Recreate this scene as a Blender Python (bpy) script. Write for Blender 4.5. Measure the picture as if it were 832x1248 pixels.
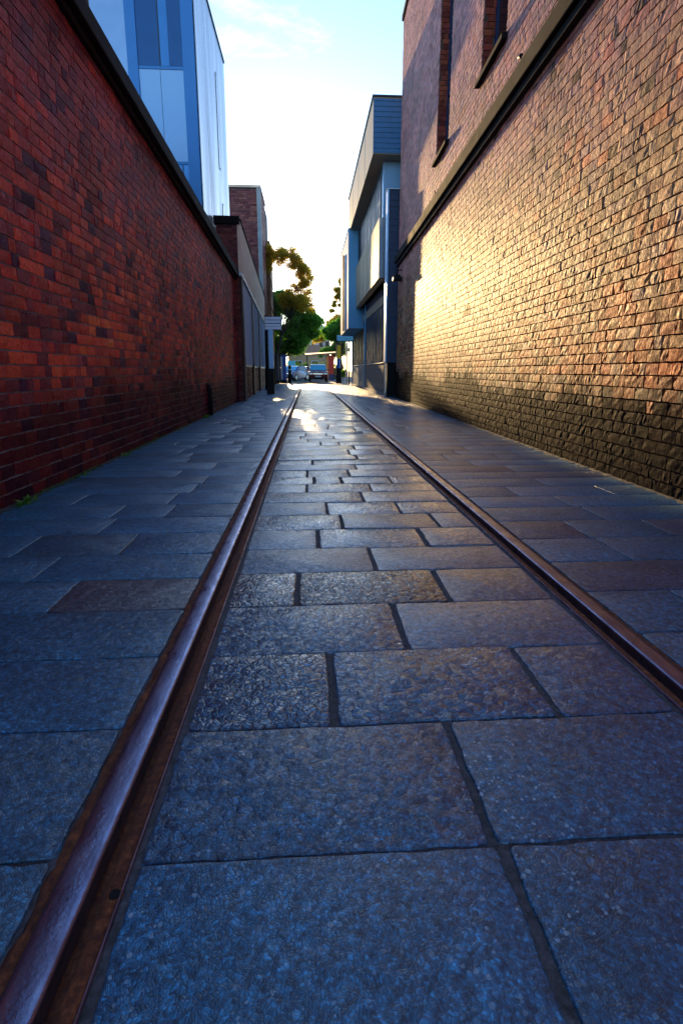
import bpy, bmesh, math, random
import numpy as np
from mathutils import Vector, Matrix
rad = math.radians
for o in list(bpy.data.objects): bpy.data.objects.remove(o)
S = bpy.context.scene
C = S.collection

# ------------------------------------------------------------------ camera
PITCH, YAW, CAMH = 12.0, 3.5856, 0.94
cd = bpy.data.cameras.new('camera'); cam = bpy.data.objects.new('camera', cd); C.objects.link(cam)
cam.location = (0, 0, CAMH)
cam.rotation_euler = (rad(90 - PITCH), 0, rad(-YAW))
cd.sensor_fit = 'VERTICAL'; cd.sensor_height = 36; cd.sensor_width = 24
cd.lens = 640 / 1248 * 36
cd.shift_y = -0.028817
cd.clip_start = 0.02; cd.clip_end = 3000
S.camera = cam
S.render.resolution_x = 682; S.render.resolution_y = 1024

# ------------------------------------------------------------------ sky, sun, exposure
SUN_AZ, SUN_EL = 3.2, 8.6          # degrees left of the lane direction, above the horizon
W = bpy.data.worlds.new('World'); S.world = W; W.use_nodes = True
nt = W.node_tree; nt.nodes.clear()
out = nt.nodes.new('ShaderNodeOutputWorld'); bg = nt.nodes.new('ShaderNodeBackground')
sky = nt.nodes.new('ShaderNodeTexSky'); sky.sky_type = 'NISHITA'; sky.sun_disc = False
sky.sun_elevation = rad(SUN_EL); sky.sun_rotation = rad(-SUN_AZ)
sky.air_density = 0.85; sky.dust_density = 0.2; sky.ozone_density = 2.6; sky.altitude = 0
bg.inputs['Strength'].default_value = 0.15
# thin wisps of cloud
tc = nt.nodes.new('ShaderNodeTexCoord'); mp = nt.nodes.new('ShaderNodeMapping'); mp.inputs['Scale'].default_value = (2.2, 2.2, 7.5)
nz = nt.nodes.new('ShaderNodeTexNoise'); nz.inputs['Scale'].default_value = 1.7; nz.inputs['Detail'].default_value = 7; nz.inputs['Roughness'].default_value = .62
cr = nt.nodes.new('ShaderNodeValToRGB'); cr.color_ramp.elements[0].position = .61; cr.color_ramp.elements[1].position = .85
cr.color_ramp.elements[1].color = (.55, .55, .55, 1)
mx = nt.nodes.new('ShaderNodeMix'); mx.data_type = 'RGBA'; mx.inputs['B'].default_value = (4.2, 4.6, 5.2, 1)
L = nt.links.new
L(tc.outputs['Generated'], mp.inputs['Vector']); L(mp.outputs[0], nz.inputs['Vector']); L(nz.outputs['Fac'], cr.inputs[0])
L(cr.outputs[0], mx.inputs['Factor']); L(sky.outputs[0], mx.inputs['A']); L(mx.outputs['Result'], bg.inputs['Color']); L(bg.outputs[0], out.inputs[0])

sd = bpy.data.lights.new('sun', 'SUN'); sun = bpy.data.objects.new('sun', sd); C.objects.link(sun)
sd.energy = 3.3; sd.angle = rad(0.5); sd.color = (1.0, .66, .30)
sv = Vector((-math.sin(rad(SUN_AZ)) * math.cos(rad(SUN_EL)), math.cos(rad(SUN_AZ)) * math.cos(rad(SUN_EL)), math.sin(rad(SUN_EL))))
sun.rotation_euler = sv.to_track_quat('Z', 'Y').to_euler()

S.view_settings.view_transform = 'Standard'; S.view_settings.look = 'None'
S.view_settings.exposure = 1.95; S.view_settings.gamma = 1.0; S.view_settings.use_curve_mapping = False
S.render.engine = 'CYCLES'

# ------------------------------------------------------------------ materials
class NB:
    def __init__(s, name):
        s.m = bpy.data.materials.new(name); s.m.use_nodes = True; s.t = s.m.node_tree; s.t.nodes.clear()
        s.o = s.n('ShaderNodeOutputMaterial'); s.p = s.n('ShaderNodeBsdfPrincipled'); s.l(s.p.outputs[0], s.o.inputs[0])
    def n(s, t, **k):
        x = s.t.nodes.new(t)
        for a, b in k.items(): setattr(x, a, b)
        return x
    def l(s, a, b): s.t.links.new(a, b)
    def obj(s, scale=(1, 1, 1)):
        if not hasattr(s, 'tc'): s.tc = s.n('ShaderNodeTexCoord')
        m = s.n('ShaderNodeMapping'); m.inputs['Scale'].default_value = scale; s.l(s.tc.outputs['Object'], m.inputs['Vector']); return m.outputs[0]
    def noise(s, sc, det=4, ro=.55, v=None, dist=0):
        x = s.n('ShaderNodeTexNoise'); x.inputs['Scale'].default_value = sc; x.inputs['Detail'].default_value = det
        x.inputs['Roughness'].default_value = ro; x.inputs['Distortion'].default_value = dist
        s.l(v or s.obj(), x.inputs['Vector']); return x.outputs['Fac']
    def voro(s, sc, feat='F1', out='Distance', v=None, rnd=1):
        x = s.n('ShaderNodeTexVoronoi', feature=feat); x.inputs['Scale'].default_value = sc; x.inputs['Randomness'].default_value = rnd
        s.l(v or s.obj(), x.inputs['Vector']); return x.outputs[out]
    def ramp(s, f, stops):
        x = s.n('ShaderNodeValToRGB'); e = x.color_ramp.elements
        while len(e) < len(stops): e.new(.5)
        for q, (p, c) in zip(e, stops):
            q.position = p; q.color = (c, c, c, 1) if not hasattr(c, '__len__') else (*c, 1)
        s.l(f, x.inputs[0]); return x.outputs[0]
    def math(s, op, a, b=None):
        x = s.n('ShaderNodeMath', operation=op)
        for i, q in enumerate((a, b)):
            if q is None: continue
            if isinstance(q, (int, float)): x.inputs[i].default_value = q
            else: s.l(q, x.inputs[i])
        return x.outputs[0]
    def mix(s, f, a, b, bl='MIX'):
        x = s.n('ShaderNodeMix', data_type='RGBA', blend_type=bl)
        for k, q in (('Factor', f), ('A', a), ('B', b)):
            i = x.inputs[k]
            if isinstance(q, (int, float)): i.default_value = q if k == 'Factor' else (q, q, q, 1)
            elif isinstance(q, tuple): i.default_value = (*q, 1)
            else: s.l(q, i)
        return x.outputs['Result']
    def attr(s, name='Col'):
        x = s.n('ShaderNodeAttribute', attribute_name=name); return x
    def bump(s, h, st=.3, d=.01, prev=None):
        x = s.n('ShaderNodeBump'); x.inputs['Strength'].default_value = st; x.inputs['Distance'].default_value = d
        s.l(h, x.inputs['Height'])
        if prev: s.l(prev, x.inputs['Normal'])
        s.l(x.outputs[0], s.p.inputs['Normal']); return x.outputs[0]
    def set(s, col=None, rough=None, metal=None, spec=None):
        for k, v in (('Base Color', col), ('Roughness', rough), ('Metallic', metal), ('Specular IOR Level', spec)):
            if v is None: continue
            i = s.p.inputs[k]
            if isinstance(v, tuple): i.default_value = (*v, 1)
            elif isinstance(v, (int, float)): i.default_value = v
            else: s.l(v, i)
        return s

def plain(name, col, rough=.6, metal=0, var=.25, sc=3, bump=.15, bsc=60, spec=.5, stretch=(1, 1, 1)):
    b = NB(name); v = b.obj(stretch)
    f = b.noise(sc, 6, .6, v); m = b.ramp(f, [(.3, 1 - var), (.7, 1 + var * .4)])
    c = b.mix(1.0, col, m, 'MULTIPLY'); b.set(c, b.ramp(f, [(.3, max(rough - .1, 0)), (.7, min(rough + .1, 1))]), metal, spec)
    if bump: b.bump(b.noise(bsc, 3, .6, v), bump, .002)
    return b.m

# brick: base colour per brick comes with the mesh (attribute), grain, chips and soot specks on top
def brick_mat(name, rough, bst, grain=90, spec=.5):   # sooty dark bricks are also the dullest
    b = NB(name); a = b.attr('Col')
    n1 = b.noise(38, 6, .65); n2 = b.noise(7, 5, .6); n3 = b.voro(grain, 'F1')
    c = b.mix(1.0, a.outputs['Color'], b.ramp(n1, [(.3, .55), (.55, 1.0), (.75, 1.3)]), 'MULTIPLY')
    c = b.mix(b.ramp(n2, [(.55, 0), (.75, .45)]), c, (.04, .018, .026))
    b.set(c, b.ramp(n1, [(.3, min(rough + .2, 1)), (.7, rough - .08)]), 0, spec)
    bw_ = b.n('ShaderNodeRGBToBW'); b.l(a.outputs['Color'], bw_.inputs[0]); b.l(b.ramp(bw_.outputs[0], [(.015, .02), (.12, spec)]), b.p.inputs['Specular IOR Level'])
    p = b.bump(n1, bst, .012); b.bump(n3, bst * .5, .004, p)
    return b.m
M = {}
M['brick_red'] = brick_mat('red_brick', .6, .5, spec=.25)
M['brick_tan'] = brick_mat('tan_brick', .60, .24, 60, .24)
M['mortar_blue'] = plain('grey_blue_mortar', (.22, .23, .29), .95, var=.5, sc=9, bump=.6, bsc=150)
M['mortar_dark'] = plain('dark_mortar', (.06, .055, .068), .95, var=.5, sc=9, bump=.6, bsc=150)
M['mortar_brown'] = plain('brown_mortar', (.10, .065, .05), .95, var=.5, sc=9, bump=.6, bsc=150)
M['coping'] = plain('dark_stone_coping', (.016, .013, .015), .85, var=.5, sc=4, bump=.6, bsc=40, spec=.2)
M['ledge'] = plain('weathered_ledge', (.012, .010, .011), .95, var=.6, sc=4, bump=.7, bsc=40, spec=.15)
M['concrete_tan'] = plain('tan_concrete', (.76, .50, .36), .8, var=.3, sc=2, bump=.3)
M['concrete'] = plain('grey_concrete', (.3, .3, .3), .8, var=.3, sc=2, bump=.3)
M['grout'] = plain('joint_grout', (.085, .088, .10), .9, var=.75, sc=60, bump=1.0, bsc=200)
M['asphalt'] = plain('asphalt', (.055, .055, .058), .9, var=.4, sc=2, bump=.5, bsc=80)
M['glass_blue'] = plain('blue_glass', (.02, .085, .2), .06, .35, var=.1, bump=0)
M['glass_bright'] = plain('bright_blue_glass', (.05, .2, .42), .12, .3, var=.1, bump=0)
M['glass_sky'] = plain('sky_reflection_glass', (.28, .38, .5), .08, .55, var=.05, bump=0)  # pale because the sky's reflection is put into the base colour
M['glass_dark'] = plain('dark_glass', (.008, .01, .016), .1, 0, var=.1, bump=0)
M['glass_dull'] = plain('dull_dark_glass', (.012, .016, .026), .45, 0, var=.3, bump=0, spec=.12)  # rough and low specular to mute the reflected sky
M['panel_blue'] = plain('pale_blue_panel', (.26, .44, .66), .32, .2, var=.06, sc=.6, bump=.03)
M['frame_blue'] = plain('blue_frame', (.04, .18, .42), .4, .3, var=.1, bump=.05)
M['panel_grey'] = plain('pale_grey_panel', (.30, .34, .40), .3, .35, var=.1, sc=.7, bump=.05, stretch=(3, 3, .3))
M['seam'] = plain('dark_seam', (.02, .035, .06), .6, var=.2)
M['siding_blue'] = plain('blue_weatherboard', (.04, .16, .34), .5, var=.2, sc=4, bump=.1)
M['siding_dark'] = plain('dark_blue_siding', (.03, .045, .10), .55, var=.25, sc=4, bump=.1)
M['clad_warm'] = plain('warm_grey_cladding', (.40, .32, .22), .62, 0, var=.18, spec=.3, sc=1.2, bump=.1, stretch=(1, 1, .2))
M['clad_blue'] = plain('sky_blue_render', (.18, .42, .66), .85, var=.1, sc=1, bump=.05, spec=.15)
M['base_blue'] = plain('blue_base_panel', (.04, .15, .26), .5, var=.2, sc=1.5)
M['block_grey'] = plain('grey_blockwork', (.16, .17, .19), .85, var=.3, sc=4, bump=.4)
M['white_trim'] = plain('pale_trim', (.55, .6, .66), .5, var=.15)
M['steel_white'] = plain('galvanised', (.5, .55, .6), .4, .5, var=.15)
M['black'] = plain('black_paint', (.006, .006, .008), .6, var=.3, spec=.2)
M['black_rust'] = plain('dark_oxide', (.035, .012, .012), .7, var=.4)
M['corrugate'] = plain('ribbed_sheet', (.52, .56, .68), .45, .1, var=.15, sc=3, stretch=(1, 1, .2))
M['sign_blue'] = plain('pale_blue_sign', (.78, .84, .99), .5, var=.06)
M['sign_post'] = plain('blue_post', (.32, .62, .98), .4, var=.06)
M['sign_dark'] = plain('navy_sign', (.03, .045, .2), .5, var=.1)
M['totem_blue'] = plain('strong_blue', (.01, .07, .38), .35, var=.1)
M['navy'] = plain('navy_paint', (.012, .03, .10), .4, var=.1)
M['yellow'] = plain('yellow_panel', (.85, .55, .01), .4, var=.06)
M['red'] = plain('red_panel', (.55, .035, .015), .5, var=.1)
M['orange'] = plain('orange_panel', (.7, .2, .02), .5, var=.1)
M['orange_roof'] = plain('terracotta_roof', (.34, .14, .06), .7, var=.3)
M['cyan'] = plain('cyan_canvas', (.12, .5, .6), .7, var=.1)
M['pink'] = plain('pale_pink_render', (.6, .45, .42), .8, var=.1)
M['tanwall'] = plain('tan_render', (.42, .28, .16), .8, var=.2)
M['slate'] = plain('blue_slate', (.12, .2, .3), .6, var=.2)
M['bark'] = plain('bark', (.07, .05, .035), .9, var=.5, sc=6, bump=.8, bsc=20)
M['terra'] = plain('clay_pot', (.3, .12, .06), .7)
M['rubber'] = plain('rubber', (.015, .015, .015), .8)
M['car_red'] = plain('burgundy_paint', (.16, .012, .022), .25, .3, var=.05, bump=0)
M['car_blue'] = plain('blue_paint', (.02, .06, .2), .25, .3, var=.05, bump=0)
M['car_silver'] = plain('silver_paint', (.5, .55, .62), .25, .5, var=.05, bump=0)
M['windscreen'] = plain('windscreen', (.08, .40, .62), .1, .3, var=.05, bump=0)  # blue of the reflected sky is painted as base colour
M['chrome'] = plain('bright_metal', (.7, .72, .75), .2, .9, bump=0)
M['lens'] = plain('lamp_lens', (.7, .75, .8), .15, .2, bump=0)

def stone_mat():
    b = NB('bluestone'); a = b.attr('Col')
    sep = b.n('ShaderNodeSeparateColor'); b.l(b.attr('Prm').outputs['Color'], sep.inputs[0])
    flk = sep.outputs[0]                        # 0 = fine grained, 1 = coarsely flaked
    warp = b.noise(26, 3, .5); v = b.obj()
    add = b.n('ShaderNodeVectorMath', operation='ADD'); sc = b.n('ShaderNodeVectorMath', operation='SCALE'); sc.inputs['Scale'].default_value = .035
    nn = b.n('ShaderNodeTexNoise'); nn.inputs['Scale'].default_value = 22; nn.inputs['Detail'].default_value = 3; b.l(v, nn.inputs['Vector'])
    b.l(nn.outputs['Color'], sc.inputs[0]); b.l(v, add.inputs[0]); b.l(sc.outputs[0], add.inputs[1]); wv = add.outputs[0]
    big = b.voro(48, 'DISTANCE_TO_EDGE', v=wv); fine = b.voro(150, 'DISTANCE_TO_EDGE', v=wv)
    bigc = b.voro(48, 'F1', 'Color', v=wv); n1 = b.noise(45, 7, .68); n2 = b.noise(5, 5, .6); n3 = b.noise(210, 3, .6)
    n4 = b.noise(14, 4, .6)
    # chips: flaked cells with sunken rims, each cell at its own level
    edge_b = b.ramp(big, [(0.0, 0), (.16, 1)]); edge_f = b.ramp(fine, [(0.0, 0), (.22, 1)])
    cell = b.n('ShaderNodeSeparateColor'); b.l(bigc, cell.inputs[0])
    n1b = b.noise(40, 2, .5)
    hb = b.math('ADD', b.math('MULTIPLY', edge_b, .42), b.math('MULTIPLY', cell.outputs[0], .22))
    hb = b.math('ADD', hb, b.math('MULTIPLY', n1b, .8))
    hf = b.math('ADD', b.math('MULTIPLY', edge_f, .35), b.math('MULTIPLY', n1b, .9))
    h = b.n('ShaderNodeMix', data_type='FLOAT'); b.l(flk, h.inputs['Factor']); b.l(hf, h.inputs['A']); b.l(hb, h.inputs['B'])
    st = b.math('ADD', b.math('MULTIPLY', flk, .0042), .0016)
    bp = b.n('ShaderNodeBump'); bp.inputs['Strength'].default_value = .75; b.l(st, bp.inputs['Distance']); b.l(h.outputs['Result'], bp.inputs['Height'])
    bp2 = b.n('ShaderNodeBump'); bp2.inputs['Strength'].default_value = .5; bp2.inputs['Distance'].default_value = .010
    b.l(n4, bp2.inputs['Height']); b.l(bp2.outputs[0], bp.inputs['Normal']); b.l(bp.outputs[0], b.p.inputs['Normal'])
    vt = b.n('ShaderNodeTexVoronoi', feature='F1'); vt.inputs['Scale'].default_value = 48; b.l(wv, vt.inputs['Vector'])
    loc = b.n('ShaderNodeVectorMath', operation='SUBTRACT'); b.l(wv, loc.inputs[0]); b.l(vt.outputs['Position'], loc.inputs[1])
    cen = b.n('ShaderNodeVectorMath', operation='SUBTRACT'); b.l(vt.outputs['Color'], cen.inputs[0]); cen.inputs[1].default_value = (.5, .5, .5)
    dot = b.n('ShaderNodeVectorMath', operation='DOT_PRODUCT'); b.l(loc.outputs[0], dot.inputs[0]); b.l(cen.outputs[0], dot.inputs[1])
    tilt_h = b.math('MULTIPLY', dot.outputs['Value'], b.math('ADD', b.math('MULTIPLY', flk, .58), .10))
    bp3 = b.n('ShaderNodeBump'); bp3.inputs['Strength'].default_value = 1; bp3.inputs['Distance'].default_value = 1
    b.l(tilt_h, bp3.inputs['Height']); b.l(bp.outputs[0], bp3.inputs['Normal']); b.l(bp3.outputs[0], b.p.inputs['Normal'])
    c = b.mix(1.0, a.outputs['Color'], b.ramp(n1, [(.3, .25), (.5, 1.0), (.7, 2.0)]), 'MULTIPLY')
    c = b.mix(1.0, c, b.ramp(n2, [(.3, .72), (.7, 1.2)]), 'MULTIPLY')
    c = b.mix(b.math('MULTIPLY', b.math('SUBTRACT', 1.0, edge_b), b.math('MULTIPLY', flk, .55)), c, (.02, .022, .03))
    fcc = b.voro(150, 'F1', 'Color', v=wv); fs = b.n('ShaderNodeSeparateColor'); b.l(fcc, fs.inputs[0])
    c = b.mix(1.0, c, b.ramp(fs.outputs[0], [(0, .55), (.7, 1.1), (1, 1.9)]), 'MULTIPLY')
    c = b.mix(b.math('MULTIPLY', b.math('SUBTRACT', 1.0, edge_f), .5), c, (.012, .02, .035))  # cell tones and dark rims put relief shading into the colour
    # pale mineral grains: a few of the small cells
    gc = b.voro(105, 'F1', 'Color'); gd = b.voro(105, 'F1', 'Distance'); g2 = b.n('ShaderNodeSeparateColor'); b.l(gc, g2.inputs[0])
    pick = b.math('MULTIPLY', b.math('GREATER_THAN', g2.outputs[0], .82), b.math('LESS_THAN', gd, b.math('MULTIPLY', g2.outputs[1], .6)))
    pick = b.math('MULTIPLY', pick, b.ramp(b.noise(3.2, 2), [(.42, .1), (.62, 1)]))
    pick = b.math('MULTIPLY', pick, sep.outputs[1])
    c = b.mix(b.math('MULTIPLY', pick, .9), c, (.30, .46, .60))
    rr_ = b.ramp(n1, [(.3, .52), (.55, .36), (.8, .27)]); rr2 = b.ramp(n1, [(.3, .42), (.55, .24), (.8, .15)])
    b.set(c, b.mix(flk, rr_, rr2), 0, .85)
    b.l(sep.outputs[2], b.p.inputs['Coat Weight']); b.p.inputs['Coat Roughness'].default_value = .16
    bc = b.n('ShaderNodeBump'); bc.inputs['Strength'].default_value = .8; bc.inputs['Distance'].default_value = .0022
    b.l(h.outputs['Result'], bc.inputs['Height']); b.l(bp2.outputs[0], bc.inputs['Normal']); b.l(bc.outputs[0], b.p.inputs['Coat Normal'])
    return b.m
M['stone'] = stone_mat()

def rust_mat():
    b = NB('rust'); n = b.noise(55, 7, .7); n2 = b.noise(6, 4)
    c = b.ramp(n, [(.25, (.02, .008, .007)), (.5, (.15, .042, .016)), (.75, (.40, .13, .04))])
    c = b.mix(b.ramp(n2, [(.4, 0), (.7, .6)]), c, (.03, .014, .014))
    b.set(c, .85, .1); b.bump(n, .8, .006); return b.m
M['rust'] = rust_mat()
def rail_mat():
    b = NB('worn_rail_steel'); s1 = b.noise(22, 3, .5, b.obj((2, .5, 1))); s2 = b.noise(9, 6, .65); s3 = b.noise(120, 3, .6)
    c = b.ramp(s1, [(.3, (.17, .16, .25)), (.55, (.25, .24, .35)), (.75, (.36, .34, .45))])
    c = b.mix(b.ramp(s2, [(.5, 0), (.72, .5)]), c, (.13, .07, .08))
    b.set(c, b.ramp(s2, [(.3, .20), (.7, .42)]), .9)
    p = b.bump(s3, .45, .002); b.bump(s1, .05, .001, p); return b.m
M['rail'] = rail_mat()
def leaf_mat(name, c1, c2, tr=.45):
    b = NB(name); b.t.nodes.remove(b.p)
    g = b.n('ShaderNodeNewGeometry'); ri = g.outputs['Random Per Island']
    c = b.ramp(ri, [(0, c1), (1, c2)])
    d = b.n('ShaderNodeBsdfPrincipled'); d.inputs['Roughness'].default_value = .5; t = b.n('ShaderNodeBsdfTranslucent')
    b.l(c, d.inputs['Base Color']); tcx = b.mix(1.0, c, (1.5, 1.5, .6), 'MULTIPLY'); b.l(tcx, t.inputs['Color'])
    m = b.n('ShaderNodeMixShader'); m.inputs[0].default_value = tr; b.l(d.outputs[0], m.inputs[1]); b.l(t.outputs[0], m.inputs[2]); b.l(m.outputs[0], b.o.inputs[0])
    return b.m
M['leaf_dark'] = leaf_mat('dense_leaf', (.05, .16, .025), (.14, .32, .05), .6)
M['leaf_gold'] = leaf_mat('thin_leaf', (.26, .22, .03), (.50, .36, .06), .7)
M['leaf_weed'] = leaf_mat('weed_leaf', (.06, .17, .02), (.14, .30, .03))
M['leaf_hedge'] = leaf_mat('hedge_leaf', (.03, .12, .01), (.12, .25, .02), .5)

# ------------------------------------------------------------------ object helpers
def tag(o, label=None, cat=None, group=None, kind=None):
    for k, v in (('label', label), ('category', cat), ('group', group), ('kind', kind)):
        if v: o[k] = v
    return o
def thing(name, label, cat, loc=(0, 0, 0), rz=0, group=None):
    o = bpy.data.objects.new(name, None); C.objects.link(o); o.location = loc; o.rotation_euler = (0, 0, rz); o.empty_display_size = .2
    return tag(o, label, cat, group)
class MB:
    def __init__(s): s.v = []; s.f = []
    def add(s, vs, fs):
        b = len(s.v); s.v += [tuple(p) for p in vs]; s.f += [tuple(i + b for i in f) for f in fs]
    def box(s, x0, x1, y0, y1, z0, z1, M4=None):
        vs = [Vector(p) for p in ((x0, y0, z0), (x1, y0, z0), (x1, y1, z0), (x0, y1, z0), (x0, y0, z1), (x1, y0, z1), (x1, y1, z1), (x0, y1, z1))]
        if M4: vs = [M4 @ p for p in vs]
        s.add(vs, [(0, 3, 2, 1), (4, 5, 6, 7), (0, 1, 5, 4), (1, 2, 6, 5), (2, 3, 7, 6), (3, 0, 4, 7)]); return s
    def prism(s, pts, z0, z1):
        n = len(pts); a = sum(pts[i][0] * pts[(i + 1) % n][1] - pts[(i + 1) % n][0] * pts[i][1] for i in range(n))
        if a < 0: pts = pts[::-1]
        s.add([(x, y, z0) for x, y in pts] + [(x, y, z1) for x, y in pts],
              [tuple(range(n))[::-1], tuple(range(n, 2 * n))] + [(i, (i + 1) % n, n + (i + 1) % n, n + i) for i in range(n)]); return s
    def tube(s, pts, rs, n=10, cap=True):
        pts = [Vector(p) for p in pts]
        if not hasattr(rs, '__len__'): rs = [rs] * len(pts)
        b = len(s.v); prev = None
        for i, p in enumerate(pts):
            d = (pts[min(i + 1, len(pts) - 1)] - pts[max(i - 1, 0)]).normalized()
            if prev is None:
                a = d.orthogonal().normalized()
            else:
                a = (prev - d * prev.dot(d)).normalized()
            prev = a; c = d.cross(a)
            for k in range(n):
                t = 2 * math.pi * k / n; s.v.append(tuple(p + (a * math.cos(t) + c * math.sin(t)) * rs[i]))
        for i in range(len(pts) - 1):
            for k in range(n):
                k2 = (k + 1) % n; s.f.append((b + i * n + k, b + i * n + k2, b + (i + 1) * n + k2, b + (i + 1) * n + k))
        if cap:
            s.f.append(tuple(b + k for k in range(n))[::-1]); s.f.append(tuple(b + (len(pts) - 1) * n + k for k in range(n)))
        return s
    def build(s, name, mat, parent=None, bevel=0, smooth=False, seg=2):
        me = bpy.data.meshes.new(name); me.from_pydata(s.v, [], s.f); me.update()
        me.materials.append(mat); o = bpy.data.objects.new(name, me); C.objects.link(o)
        if parent: o.parent = parent
        if smooth: me.shade_smooth()
        if bevel:
            m = o.modifiers.new('bevel', 'BEVEL'); m.width = bevel; m.segments = seg; m.limit_method = 'ANGLE'; m.angle_limit = rad(40)
        return o
def tree_copy(o, parent=None):
    c = o.copy(); C.objects.link(c); c.parent = parent
    for ch in list(o.children): tree_copy(ch, c)
    return c

def fnoise(x, y, seed=0):     # cheap value noise for brick colour patches
    def h(i, j):
        n = np.sin(i * 127.1 + j * 311.7 + seed * 17.3) * 43758.5453; return n - np.floor(n)
    xi, yi = np.floor(x), np.floor(y); xf, yf = x - xi, y - yi
    u, v = xf * xf * (3 - 2 * xf), yf * yf * (3 - 2 * yf)
    return (h(xi, yi) * (1 - u) + h(xi + 1, yi) * u) * (1 - v) + (h(xi, yi + 1) * (1 - u) + h(xi + 1, yi + 1) * u) * v

def brickwork(name, P0, d, length, top, bw, bh, joint, nrm, colour, seed, mat, parent, holes=(), rough=.003, out=.003, depth=.02, headers=.3, vj=None):
    """real bricks standing proud of the mortar bed: P0 origin, d along wall, nrm outwards; top(u) height"""
    rg = np.random.default_rng(seed); P0 = np.array(P0, float); d = np.array(d, float); d /= np.linalg.norm(d); nrm = np.array(nrm, float); nrm /= np.linalg.norm(nrm)
    vj = vj or joint; rects = []; row = 0; v = 0.0; hmax = max(top(0), top(length))
    while v < hmax:
        u = -bw * rg.random() * (1 if row else 1); v1 = v + bh - joint
        while u < length:
            w = bw * (rg.uniform(.93, 1.07) if rg.random() > headers else rg.uniform(.5, .6))
            a, b_ = max(u, 0), min(u + w - vj, length); u += w
            if b_ - a < .03: continue
            t = min(top(a), top(b_)); vv = min(v1, t)
            if vv - v < .02: continue
            segs = [(a, b_, v, vv)]
            for (h0, h1, g0, g1) in holes:
                ns = []
                for (a_, c_, e_, f_) in segs:
                    if c_ <= h0 or a_ >= h1 or f_ <= g0 or e_ >= g1: ns.append((a_, c_, e_, f_)); continue
                    if f_ > g1 + .02 and e_ < g1: ns.append((a_, c_, g1, f_)); f_ = g1
                    if e_ < g0 - .02 and f_ > g0: ns.append((a_, c_, e_, g0)); e_ = g0
                    if a_ < h0 - .02: ns.append((a_, h0, e_, f_))
                    if c_ > h1 + .02: ns.append((h1, c_, e_, f_))
                segs = ns
            rects += segs
        v += bh; row += 1
    R = np.array(rects); n = len(R); NX, NY = 4, 3
    jit = .004
    uu = R[:, 0, None] + (R[:, 1] - R[:, 0])[:, None] * np.tile(np.linspace(0, 1, NX), NY)[None]
    vv = R[:, 2, None] + (R[:, 3] - R[:, 2])[:, None] * np.repeat(np.linspace(0, 1, NY), NX)[None]
    idx = np.arange(NX * NY); ix, iy = idx % NX, idx // NX
    rim = (ix == 0) | (ix == NX - 1) | (iy == 0) | (iy == NY - 1)
    dep = out * rg.standard_normal((n, 1)) + rough * rg.standard_normal((n, NX * NY)) - rim[None] * rg.uniform(.0005 + rough * .3, .0012 + rough, (n, NX * NY))
    dep += (rg.standard_normal((n, 1)) * .004) * (uu - R[:, :1]) + (rg.standard_normal((n, 1)) * .007) * (vv - R[:, 2:3])
    dep += depth * .5
    uu = uu + rg.uniform(-jit, jit, uu.shape); vv = vv + rg.uniform(-jit, jit, vv.shape)
    ring = [0, 1, 2, 3, 7, 11, 10, 9, 8, 4]
    U = np.concatenate([uu, uu[:, ring]], 1); V = np.concatenate([vv, vv[:, ring]], 1); Dp = np.concatenate([dep, np.full((n, 10), -depth * .5)], 1)
    co = P0 + U[..., None] * d + V[..., None] * np.array([0, 0, 1.]) + Dp[..., None] * nrm
    K = 22; fc = []
    for j in range(NY - 1):
        for i in range(NX - 1):
            a = j * NX + i; fc.append((a, a + 1, a + NX + 1, a + NX))
    for k in range(10):
        k2 = (k + 1) % 10; fc.append((ring[k2], ring[k], 12 + k, 12 + k2))
    flip = np.dot(np.cross(d, [0, 0, 1]), nrm) < 0
    fc = np.array(fc); fc = fc[:, ::-1] if flip else fc
    F = (fc[None] + (np.arange(n) * K)[:, None, None]).reshape(-1, 4)
    me = bpy.data.meshes.new(name); me.vertices.add(n * K); me.vertices.foreach_set('co', co.reshape(-1).astype(np.float32))
    me.loops.add(F.size); me.loops.foreach_set('vertex_index', F.reshape(-1).astype(np.int32))
    me.polygons.add(len(F)); me.polygons.foreach_set('loop_start', np.arange(0, F.size, 4, dtype=np.int32))
    me.polygons.foreach_set('use_smooth', np.zeros(len(F), dtype=bool))
    me.update(calc_edges=True)
    cu, cv = (R[:, 0] + R[:, 1]) / 2, (R[:, 2] + R[:, 3]) / 2
    col = colour(cu, cv, rg); cc = np.ones((n, K, 4), np.float32); cc[..., :3] = np.clip(col, 0.004, .9)[:, None]
    ca = me.color_attributes.new('Col', 'FLOAT_COLOR', 'POINT'); ca.data.foreach_set('color', cc.reshape(-1))
    me.materials.append(mat); me.validate()
    o = bpy.data.objects.new(name, me); C.objects.link(o)
    if parent: o.parent = parent
    return o

def pick(rg, n, pal, w):
    pal = np.array(pal); w = np.array(w, float); w /= w.sum(); c = pal[rg.choice(len(pal), n, p=w)]
    return c * rg.uniform(.72, 1.28, (n, 1)) * rg.uniform(.93, 1.07, (n, 3))

# ------------------------------------------------------------------ ground
g = MB(); g.add([(-900, -300, -.06), (900, -300, -.06), (900, 1800, -.06), (-900, 1800, -.06)], [(0, 1, 2, 3)])
tag(g.build('ground', M['asphalt']), kind='structure')
g = MB()
for (a0, a1, b0, b1) in ((-2.4, -3.4, -.503, -.503), (-.3523, -.3523, 1.0423, 1.0423), (1.193, 1.193, 3.6, 3.9)):
    g.add([(a0, -4, -.0065), (b0, -4, -.0065), (b1, 37, -.0065), (a1, 37, -.0065)], [(0, 1, 2, 3)])
tag(g.build('lane_bed', M['grout']), kind='structure')
g = MB(); g.box(-14, 16, 37.0, 39.6, -.1, .0)
tag(g.build('crossing_strip', plain('pale_paving', (.20, .19, .19), .7, var=.25, sc=2), bevel=.01), kind='structure')

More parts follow.
